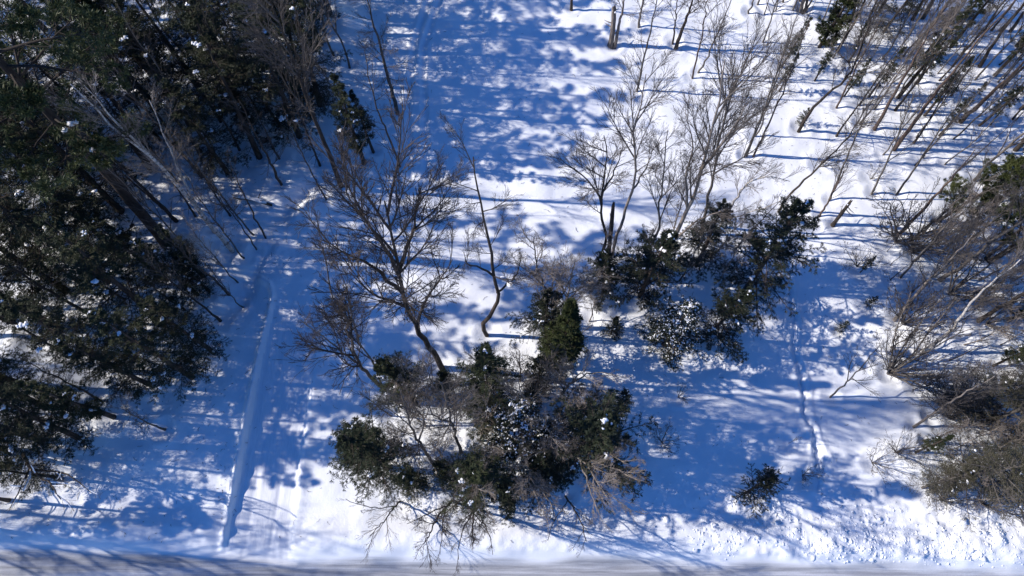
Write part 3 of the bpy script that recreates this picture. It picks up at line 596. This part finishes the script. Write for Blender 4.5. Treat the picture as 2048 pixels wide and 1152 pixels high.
# ------------------------------------------------------------------ left wood: stems that can be picked out
hero('bare_tree', 'tall leafless tree with a dense grey twig crown at the edge of the left wood', [(684, 377), (655, 300), (621, 215), (598, 150), (575, 90), (545, 10), (520, -60)], .17, k1=16, t0=.4, ang=.45, ln=4.32, bark='dark', lv=((6, .5, 5, 4), (5, .5, 4, 3), (3, .55, 3, 3)))
hero('bare_tree', 'thin dark pole leaning beside the tall grey-crowned tree', [(654, 402), (620, 340), (585, 265), (560, 200)], .06, k1=9, t0=.4, ang=.7, ln=1.44, bark='dark', lv=L2)
hero('bare_tree', 'short dark trunk with drooping dead twigs in the left wood', [(562, 368), (535, 315), (505, 255), (480, 200)], .1, k1=14, t0=.15, ang=1.3, ln=1.68, bark='dark', trop=-.02, lv=L2)
hero('bare_tree', 'thin leafless tree bending over the old sled tracks', [(799, 328), (778, 275), (758, 225), (740, 160), (730, 100)], .08, k1=12, t0=.35, ang=.8, ln=1.92, bark='dark', lv=L2)
hero('bare_tree', 'stout leafless trunk with twiggy bark at the edge of the sled tracks', [(794, 222), (778, 160), (762, 100), (742, 30), (722, -40)], .15, k1=18, t0=.3, ang=.9, ln=2.16, bark='grey')
hero('birch_tree', 'mottled birch trunk slanting across the dark left wood', [(465, 501), (420, 450), (375, 397), (335, 345), (295, 305), (240, 268), (190, 215), (140, 165)], .17, k1=10, t0=.45, ang=.55, ln=3.0, bark='birch', twig='pale',
     limbs=[[(300, 310), (250, 265), (205, 215), (170, 170)]])
hero('birch_tree', 'thinner pale birch stem beside the mottled birch', [(432, 470), (400, 420), (378, 382), (347, 312), (323, 257), (300, 200)], .11, k1=10, t0=.45, ang=.6, ln=2.4, bark='birch', twig='pale')
hero('birch_tree', 'snow-plastered leaning birch at the back of the left wood', [(250, 170), (195, 88), (165, 45), (142, 5), (120, -50)], .2, k1=6, t0=.6, ang=.6, ln=2.0, bark='birch', twig='pale', lv=L2)
hero('bare_tree', 'bare pole at the corner of the driveway bend', [(530, 475), (512, 440), (490, 395), (470, 350), (455, 300)], .07, k1=9, t0=.4, ang=.8, ln=1.44, bark='dark', lv=L2)
hero('bare_tree', 'slim pole leaning from the driveway bend into the wood', [(512, 498), (485, 455), (455, 415), (420, 370)], .05, k1=9, t0=.4, ang=.8, ln=1.44, bark='dark', lv=L2)
plant('pine0', 335, 486, 25, 'huge old pine with a thick dark trunk rising over the left wood', None)
plant('thin0', 727, 323, 9.5, 'slim hemlock with a green head beside the sled tracks', None)
plant('thin1', 745, 300, 6.5, 'small hemlock tucked behind the slim green-headed one', None)
plant('pinelow', 300, 200, 10, 'yellow-green young pine top in the left wood', None)

hem = ['{size} dark hemlock near {near} in the left wood', 'hemlocks of the left wood']
for px, py, h in [(385, 755, 10.5), (330, 650, 13), (255, 745, 12), (165, 880, 10.5), (230, 835, 9), (90, 815, 11), (300, 770, 9), (395, 590, 8), (420, 585, 5), (215, 560, 16), (120, 660, 15), (40, 770, 14), 
                  (520, 315, 13), (600, 275, 13), (330, 180, 14), (430, 90, 15), (560, 140, 16), (640, 90, 15), (480, 30, 16), (160, 400, 16), 
                  (240, 420, 14), (60, 330, 16), (120, 240, 15), (20, 640, 16), (80, 880, 12), (660, 30, 15), (330, 560, 8), (420, 200, 13), (640, 210, 12), (540, -30, 17), (350, -20, 16), (200, -10, 15), (700, -60, 18), (790, -90, 18), (620, -60, 17),
                  (500, 240, 14), (90, 520, 14), (190, 310, 13), (428, 705, 9), (405, 552, 7.5), (250, 520, 11), (130, 580, 13), (30, 420, 15), (300, 300, 12), (380, 250, 12), (455, 345, 10), (260, 170, 14), (90, 60, 14), (590, 200, 14), (460, 150, 15), (540, 60, 17), (60, 450, 15), (720, -120, 19), (860, -130, 16), (650, -130, 19), (20, 900, 11)]:
    hk = hk+1 if 'hk' in globals() else 0; plant(['hem0', 'hem1', 'hem2', 'hem1', 'thin0', 'hem2', 'hem0'][hk % 7], px, py, h, *hem)
bl = ['{size} thin bare trunk near {near} in the left wood', 'bare trunks of the left wood']
for px, py, h in [(488, 520, 11), (470, 560, 9), (455, 585, 9), (478, 610, 8), (440, 640, 9), (505, 470, 12), (380, 500, 12), (350, 440, 13), (400, 350, 13), (300, 330, 14), (560, 250, 12), (620, 180, 14), (700, 130, 14), (665, 110, 15), (510, 150, 14), (370, 110, 15), (250, 250, 15), (700, 250, 10), (640, 330, 8), (200, 640, 12), (430, 300, 13), (590, 60, 15), (470, 120, 14), (100, 150, 16)]:
    plant(random.choice(['pole0', 'pole1', 'pole2', 'tall0', 'tall1', 'dead0', 'dead1', 'pole3']), px, py, h, *bl)
dd = ['{size} dead twiggy understory tree near {near}', 'dead understory trees of the left wood']
for px, py, h in [(430, 380, 8), (350, 360, 9), (280, 400, 9), (460, 430, 7), (390, 430, 8), (520, 230, 8), (320, 280, 9), (250, 600, 8), (370, 620, 7), (400, 300, 10), (300, 340, 10), (230, 330, 11), (180, 240, 12), (440, 240, 10), (350, 200, 11), (260, 480, 9), (150, 560, 9), (560, 320, 7), (480, 300, 9), (280, 130, 12), (120, 700, 9), (200, 800, 8), (330, 420, 9), (220, 400, 10), (410, 330, 9), (270, 350, 10), (130, 420, 11), (360, 300, 10), (470, 200, 11), (420, 140, 12)]: plant(pick('dead', 2), px, py, h, *dd)
# pine boughs by the road at the lower left
plant('pinelow', 15, 1000, 7, 'pine with snowy lower limbs beside the road on the wood side', None)
plant('hem1', 120, 955, 6.5, 'dark hemlock near the road with rusty lower boughs', None)
plant('hard2', 330, 860, 6, 'leafless tree drooping over the windrow from the left wood', None)
# the wood goes on to the left and beyond; these stand outside the picture and shade the clearing
off = ['tree of the wood that continues past the clearing', 'trees of the continuing wood']
for i in range(50):
    x = -rng.uniform(31, 66); y = rng.uniform(6, 55)
    if 18 < y < 24: y += 8
    plant(random.choice(['hem0', 'hem1', 'hem2', 'hard0', 'tall1', 'hard2', 'pine1'] if y > 26 else ['hard0', 'tall1', 'hard2', 'hem1', 'hard3', 'pine1'] if y > 18 else ['hard0', 'hard1', 'hard2', 'hard3', 'tall1']), 0, 0, rng.uniform(12, 20), *off, xy=(x, y), name='forest_tree')

# ------------------------------------------------------------------ right wood
hero('bare_tree', 'slim leafless pole with fine side twigs alone in bright snow', [(1275, 180), (1285, 130), (1300, 60), (1313, 0), (1325, -60)], .09, k1=22, t0=.1, ang=.9, ln=1.80, bark='grey', lv=L2)
hero('bare_tree', 'stout straight trunk at the back edge of the bright snow', [(1353, 92), (1368, 50), (1386, 0), (1400, -50)], .16, k1=9, t0=.5, ang=.6, ln=2.88, bark='dark')
hero('bare_tree', 'single trunk at the top of the clearing beyond the broken snag', [(1143, 18), (1144, -20), (1146, -70)], .13, k1=8, t0=.5, ang=.6, ln=2.40, bark='dark')
hero('bare_tree', 'thin trunk with short twigs close behind the broken snag', [(1278, 52), (1284, 10), (1292, -50)], .1, k1=12, t0=.3, ang=.8, ln=1.92, bark='grey', lv=L2)
hero('bare_tree', 'thin upright trunk left of the stout straight one', [(1347, 83), (1352, 30), (1356, -30)], .08, k1=10, t0=.3, ang=.8, ln=1.80, bark='dark', lv=L2)
hero('bare_tree', 'living trunk standing against the broken snag', [(1230, 90), (1238, 50), (1248, 5), (1256, -40)], .15, k1=8, t0=.5, ang=.6, ln=2.64, bark='pale')
for k, (b, t, lab) in enumerate([((1386, 154), [(1402, 80), (1412, 20), (1418, -40)], 'nearer of two twin poles in the bright snow'), ((1397, 142), [(1425, 90), (1455, 20), (1475, -40)], 'more slanted of two twin poles in the bright snow'),
     ((1490, 312), [(1520, 240), (1556, 139), (1585, 50)], 'long slim pole at the start of the right wood'), ((1508, 311), [(1545, 230), (1590, 120), (1620, 40)], 'slightly thicker slim pole at the start of the right wood'),
     ((1660, 400), [(1700, 300), (1740, 210), (1780, 120)], 'dark thin pole behind the brown broken stump'), ((1796, 387), [(1850, 305), (1903, 226), (1950, 150)], 'dark straight pole slanting past the green pine boughs'),
     ((1674, 215), [(1700, 160), (1730, 100), (1770, 20)], 'light straight pole beside the bent dark trunk'), ((1497, 26), [(1510, -10), (1525, -60)], 'short-looking trunk at the back of the bright snow'),
     ((1744, 389), [(1775, 320), (1800, 260), (1830, 180)], 'pole leaning from the small open patch in the right wood'), ((1640, 432), [(1670, 380), (1695, 330)], 'pale pole next to the brown broken stump')]):
    hero('bare_tree', lab, [b]+t, .075, k1=11, t0=.35, ang=.55, ln=2.04, bark='grey' if k % 3 else 'red', lv=L2)
hero('bare_tree', 'bent dark trunk with a sharp elbow in the right wood', [(1598, 262), (1620, 225), (1660, 185), (1690, 160), (1712, 125), (1735, 60), (1760, 0)], .12, k1=11, t0=.4, ang=.6, ln=2.88, bark='dark', limbs=[[(1690, 160), (1705, 140), (1680, 110)]])
hero('red_pine', 'reddish pine trunk slanting through the right wood', [(1751, 257), (1785, 195), (1813, 146), (1850, 80), (1890, 10)], .13, k1=10, t0=.5, ang=1.0, ln=1.8, bark='red', lv=L2)
hero('red_pine', 'thickest reddish pine trunk reaching far over the right wood', [(1789, 299), (1850, 215), (1905, 145), (1970, 65), (2030, 0)], .15, k1=10, t0=.5, ang=1.0, ln=1.8, bark='red', lv=L2)
hero('red_pine', 'rough reddish trunk with a long clear bole deep in the right wood', [(1921, 243), (1985, 185), (2048, 125), (2110, 60)], .17, k1=8, t0=.6, ang=1.0, ln=2.0, bark='red', lv=L2)
hero('red_pine', 'thick trunk behind the green pine boughs', [(1799, 468), (1840, 425), (1890, 370), (1950, 300)], .13, k1=9, t0=.4, ang=.9, ln=1.6, bark='red', lv=L2)
hero('bare_tree', 'pale straight trunk slanting over the trampled thicket', [(1791, 639), (1840, 580), (1895, 525), (1950, 465)], .12, k1=11, t0=.4, ang=.6, ln=2.64, bark='pale')
hero('bare_tree', 'kinked trunk with patches of pale bark above the thicket', [(1848, 702), (1905, 660), (1940, 610), (1990, 560), (2040, 520)], .13, k1=12, t0=.3, ang=.6, ln=2.88, bark='birch')
hero('bare_tree', 'young leafless tree with spreading side limbs beside the trail', [(1664, 793), (1700, 757), (1728, 728), (1760, 690)], .06, k1=10, t0=.3, ang=.9, ln=2.28, bark='grey', lv=L2)
hero('bare_tree', 'leafless tree leaning out of the lower thicket', [(1829, 854), (1870, 825), (1930, 785), (1990, 750)], .09, k1=11, t0=.2, ang=.8, ln=2.64, bark='pale')
for key, px, py, h, label in [
  ('cedar', 1640, 92, 8, 'narrow dark cedar column at the back of the right wood'), ('thin0', 1800, 190, 9, 'hemlock with a snowy top among reddish trunks'),
  ('thin1', 1740, 190, 5, 'sparse grey-green young fir in the right wood'), ('thin0', 1565, 130, 5, 'sparse brownish fir beside slim poles'),
  ('thin1', 1905, 90, 8, 'dark fir deep in the right wood'), ('pinelow', 1880, 440, 7, 'low green pine with boughs over the open patch'),
  ('pinelow', 1985, 520, 10, 'tall green pine with a snow ball on its lower bough'), ('olive0', 1905, 955, 7.5, 'wide olive hemlock beside the road at the end of the bank'),
  ('olive1', 2000, 965, 8, 'second wide hemlock beside the road'), ('olive0', 1960, 850, 8.0, 'bushy olive hemlock above the roadside pair'),
  ('thin0', 1720, 545, 2.2, 'small dead-topped fir with dark twigs near the trail'), ('spr1', 1600, 250, 1.8, 'small fir at the foot of the bent dark trunk')]:
    plant(key, px, py, h, label, None)
for key, px, py, h, label in [('olive1', 1890, 800, 5.5, 'olive hemlock in the thick of the lower right thicket'), ('olive0', 2040, 780, 8, 'tall olive hemlock at the end of the lower thicket'), ('thin1', 1830, 905, 4, 'thin fir squeezed beside the wide roadside hemlock'), ('olive1', 2045, 880, 7, 'olive hemlock behind the roadside pair'), ('olive0', 1845, 975, 4.5, 'low olive hemlock at the bank end of the roadside pair')]:
    plant(key, px, py, h, label, None)
rp = ['{size} slim leafless pole near {near}', 'slim poles of the right wood']
k = 0
while k < 88:
    px = rng.uniform(1480, 2120); py = rng.uniform(-60, 620)
    if px < 1700-0.10*py and py > 60 and rng.random() < .75: continue
    if 1640 < px < 1800 and 330 < py < 480: continue
    if px < 1720 and py > 330: continue
    plant(random.choice(['pole0', 'pole1', 'pole2', 'pole3', 'pole4', 'sap0', 'dead0']), px, py, rng.uniform(7, 13), *rp, lean=-.09); k += 1
rt = ['{size} bare hardwood with spreading crown near {near}', 'hardwoods of the right wood']
for px, py in [(1600, 20), (1700, 40), (1850, 30), (1960, 130), (2030, 300), (1880, 560), (1960, 640), (2040, 420), (1560, -40), (1440, -30), (1330, -70), (1760, -60), (1200, -90), (1050, -110)]:
    plant(random.choice(['tall0', 'tall2', 'hard0', 'hard3']), px, py, rng.uniform(11, 15), *rt, lean=-.08)
rs = ['{size} brown twiggy sapling near {near} in the right thicket', 'saplings of the right thicket']
for i in range(46):
    py = rng.uniform(440, 900); px = rng.uniform(1765 if py < 760 else 1820, 2100)
    plant(random.choice(['sap0', 'sap1', 'sap2', 'pole1', 'pole3', 'shrub1']), px, py, rng.uniform(2.2, 5.5), *rs, name='sapling')
for key, px, py, h, label in [('shrub0', 1712, 535, 2.2, 'dark round shrub of fine twigs beside the trail'), ('shrub1', 1356, 795, 1.0, 'tiny leafless shrub poking out of open shaded snow'), ('shrub2', 1322, 885, 1.6, 'dark twisted leafless shrub in open shaded snow'),
   ('sap1', 1580, 885, 1.6, 'thin leafless seedling left of the trail near the road'), ('shrub1', 1605, 950, 1.2, 'low twigs at the road end of the trail'), ('shrub0', 1745, 925, 1.8, 'leafless shrub between the trail and the roadside hemlocks'),
   ('shrub2', 1790, 905, 2.0, 'spreading leafless shrub next to the roadside hemlocks'), ('shrub1', 1880, 1000, 2.4, 'pale twiggy shrub in front of the roadside hemlocks'), ('shrub2', 1960, 1010, 2.6, 'pale twiggy shrub under the second roadside hemlock'),
   ('shrub0', 2030, 1000, 2.6, 'pale twiggy shrub at the end of the roadside hemlocks'), ('shrub0', 1740, 360, 1.3, 'small twig bush in the open patch of the right wood'), ('shrub1', 1640, 330, 1.2, 'small reddish twig bush beside slim poles')]:
    plant(key, px, py, h, label, None, name='shrub', cat='shrub')

ff = ['{size} sparse fir near {near} in the right wood', 'young firs of the right wood']
for px, py, h in [(1560, 180, 4), (1590, 90, 5), (1700, 120, 5), (1770, 60, 6), (1850, 230, 6), (1960, 250, 6), (1720, 250, 3), (1880, 160, 7), (2000, 60, 8), (2040, 220, 7), (1930, 330, 5), (2010, 370, 7), (1830, 330, 4), (1780, 560, 3), (1930, 600, 5), (2020, 640, 6), (1990, 730, 5), (1900, 720, 4), (2030, 800, 6)]:
    plant(random.choice(['thin0', 'thin1', 'dead0', 'dead1', 'spr1']), px, py, h, *ff, name='fir_tree')
ms = ['{size} leafless sapling tangled beside {near}', 'saplings among the middle conifers']
for px, py, h in [(850, 850, 7), (880, 800, 8), (900, 930, 7), (960, 880, 8), (1010, 820, 8), (1060, 830, 7), (1000, 940, 7), (1100, 930, 7), (1130, 860, 8), (820, 900, 6), (960, 780, 8), (1040, 760, 7), (1150, 700, 5), (1180, 640, 5), (1250, 560, 7), (1360, 560, 7), (1420, 520, 7), (1470, 500, 7), (1210, 560, 6), (1090, 780, 7), (780, 830, 6), (930, 960, 6), (1190, 860, 6), (1340, 480, 7), (1440, 560, 6)]:
    plant(random.choice(['mist0', 'mist1', 'sap2', 'mist0', 'mist1']), px, py, h, *ms, name='sapling')
snag('snag', 'short broken snag with a snow cap in bright snow', [(1222, 88), (1226, 55), (1228, 22)], .2, 'pale')
snag('snag', 'brown splintered stump standing past the trail', [(1666, 450), (1683, 427), (1698, 407)], .13, 'dark')
snag('snag', 'broken grey snag amid the S-bent trunk and the pale one', [(1216, 535), (1220, 480), (1226, 418)], .14, 'dark', cap=False)
log('fallen snow-covered log at the back of the left wood', (118, 68), (185, 98), .22, .5, .3)
log('fallen log with dark root end by the bend of the old track', (470, 395), (545, 412), .14)
log('fallen snowy log under the mottled birch', (215, 500), (275, 455), .16, .3, .5)
log('fallen dark log beneath the cedar thicket', (880, 765), (1025, 752), .12, .4, .5)
hero('bare_tree', 'low leafless tree with thick snow on its limbs near the road', [(40, 905), (60, 935, 3), (95, 965, 4.5), (120, 1000, 5.5)], .12, limbs=[[(60, 935, 3), (40, 975, 4.5), (20, 1020, 5.5)], [(70, 940, 3.2), (140, 950, 4.6), (180, 985, 5.4)]], k1=8, t0=.2, ang=.6, ln=2.16, bark='dark', twig='grey', lv=L2, trop=0, snowy=True)

for x, y, h in [(-33, 3.2, 15), (-36, 4.0, 17), (-40, 3.4, 16), (-43, 4.4, 19), (-47, 3.5, 18), (-52, 4.6, 20), (-38, 6.5, 14), (-34, 7, 13)]:
    plant(random.choice(['hard0', 'hard1', 'hard2', 'tall0', 'hard3']), 0, 0, h, *off, xy=(x, y), name='forest_tree')

tw = ['{size} dead twiggy tree with fine grey side twigs near {near}', 'dead twiggy trees of the right wood']
for i in range(18): plant(random.choice(['dead0', 'dead1', 'sap1']), rng.uniform(1560, 2090), rng.uniform(-40, 330), rng.uniform(5, 10), *tw, lean=-.08, name='dead_tree')
for px, py, h in [(1850, 500, 6), (1900, 470, 6), (1960, 560, 7), (2010, 480, 7), (2030, 560, 6), (1870, 640, 5), (1930, 690, 5), (1990, 620, 6), (1820, 600, 4), (2040, 700, 6), (1900, 760, 4), (1860, 830, 4), (1960, 800, 5)]: plant(pick('mist', 2), px, py, h, '{size} pale fine-twigged sapling near {near} in the right wood', 'pale saplings of the right wood', lean=-.06)
for px, py, h in [(1850, 880, 4), (1900, 900, 4.5), (1950, 920, 5), (2000, 900, 5), (2035, 950, 5), (1880, 960, 4), (1930, 1000, 4)]: plant(pick('mist', 2), px, py, h, 'pale sapling tangled through the roadside hemlocks', 'pale saplings of the roadside')
for px, py, h in [(1760, 20, 8), (1850, 110, 7), (1930, 30, 9), (1990, 150, 8), (1690, 190, 4), (1630, 160, 4), (1950, 420, 5), (1880, 270, 5), (2035, 90, 9)]: plant(random.choice(['thin0', 'thin1']), px, py, h, *ff, name='fir_tree')
for key, px, py, h, label in [('spr2', 1075, 775, 5, 'low spruce between the green cedar and the middle clump'), ('hem1', 905, 965, 5, 'low hemlock beside the leaning kinked tree'), ('spr0', 1020, 985, 5.5, 'low spruce between the front hemlock and the knotted pale crown'), ('hem2', 890, 790, 5, 'sparse hemlock at the back of the middle clump')]: plant(key, px, py, h, label, None)
# ------------------------------------------------------------------ small details: melt hollows round the stems, twig litter on the snow
for o in [q for q in COL.objects if q.type == 'EMPTY']:
    x0, y0 = o.location.x, o.location.y; rr = random.uniform(.28, .5)
    i0, i1 = np.searchsorted(xs, (x0-1.4, x0+1.4)); j0, j1 = np.searchsorted(ys, (y0-1.4, y0+1.4))
    if i1-i0 < 3 or j1-j0 < 3: continue
    d = np.hypot(X[j0:j1, i0:i1]-x0, Y[j0:j1, i0:i1]-y0); Z[j0:j1, i0:i1] += -random.uniform(.1, .2)*np.exp(-(d/rr)**2)+.045*np.exp(-((d-2*rr)/(.5*rr))**2)
GV[:, 2] = Z.ravel()
for me, u in SHEETS: me.vertices.foreach_set('co', GV[u].astype(np.float32).ravel()); me.update()
n = 3200; x = np.where(rng.random(n) < .5, rng.uniform(-34, 36, n), rng.choice([-1, 1], n)*rng.uniform(14, 36, n)); y = rng.uniform(2, 42, n); keep = height(x, y) > -.13; x, y = x[keep], y[keep]
a = rng.uniform(0, 6.28, len(x)); L = rng.uniform(.04, .14, len(x))+.35*rng.random(len(x))**6; z = height(x, y)+.012
P = np.stack([np.stack([x, y, z], 1), np.stack([x+L*.5*np.cos(a), y+L*.5*np.sin(a), z+.02], 1), np.stack([x+L*np.cos(a+.3), y+L*np.sin(a+.3), height(x+L*np.cos(a+.3), y+L*np.sin(a+.3))+.012], 1)], 1)
M = Mesh(); M.tubes(P, np.repeat(rng.uniform(.005, .012, len(x))[:, None], 3, 1), 3); o = obj('fallen_twigs', M.build('fallen_twigs'), 'dark', None, 'stuff'); o['label'] = 'bits of bark and twigs fallen on the snow'; o['category'] = 'twigs'
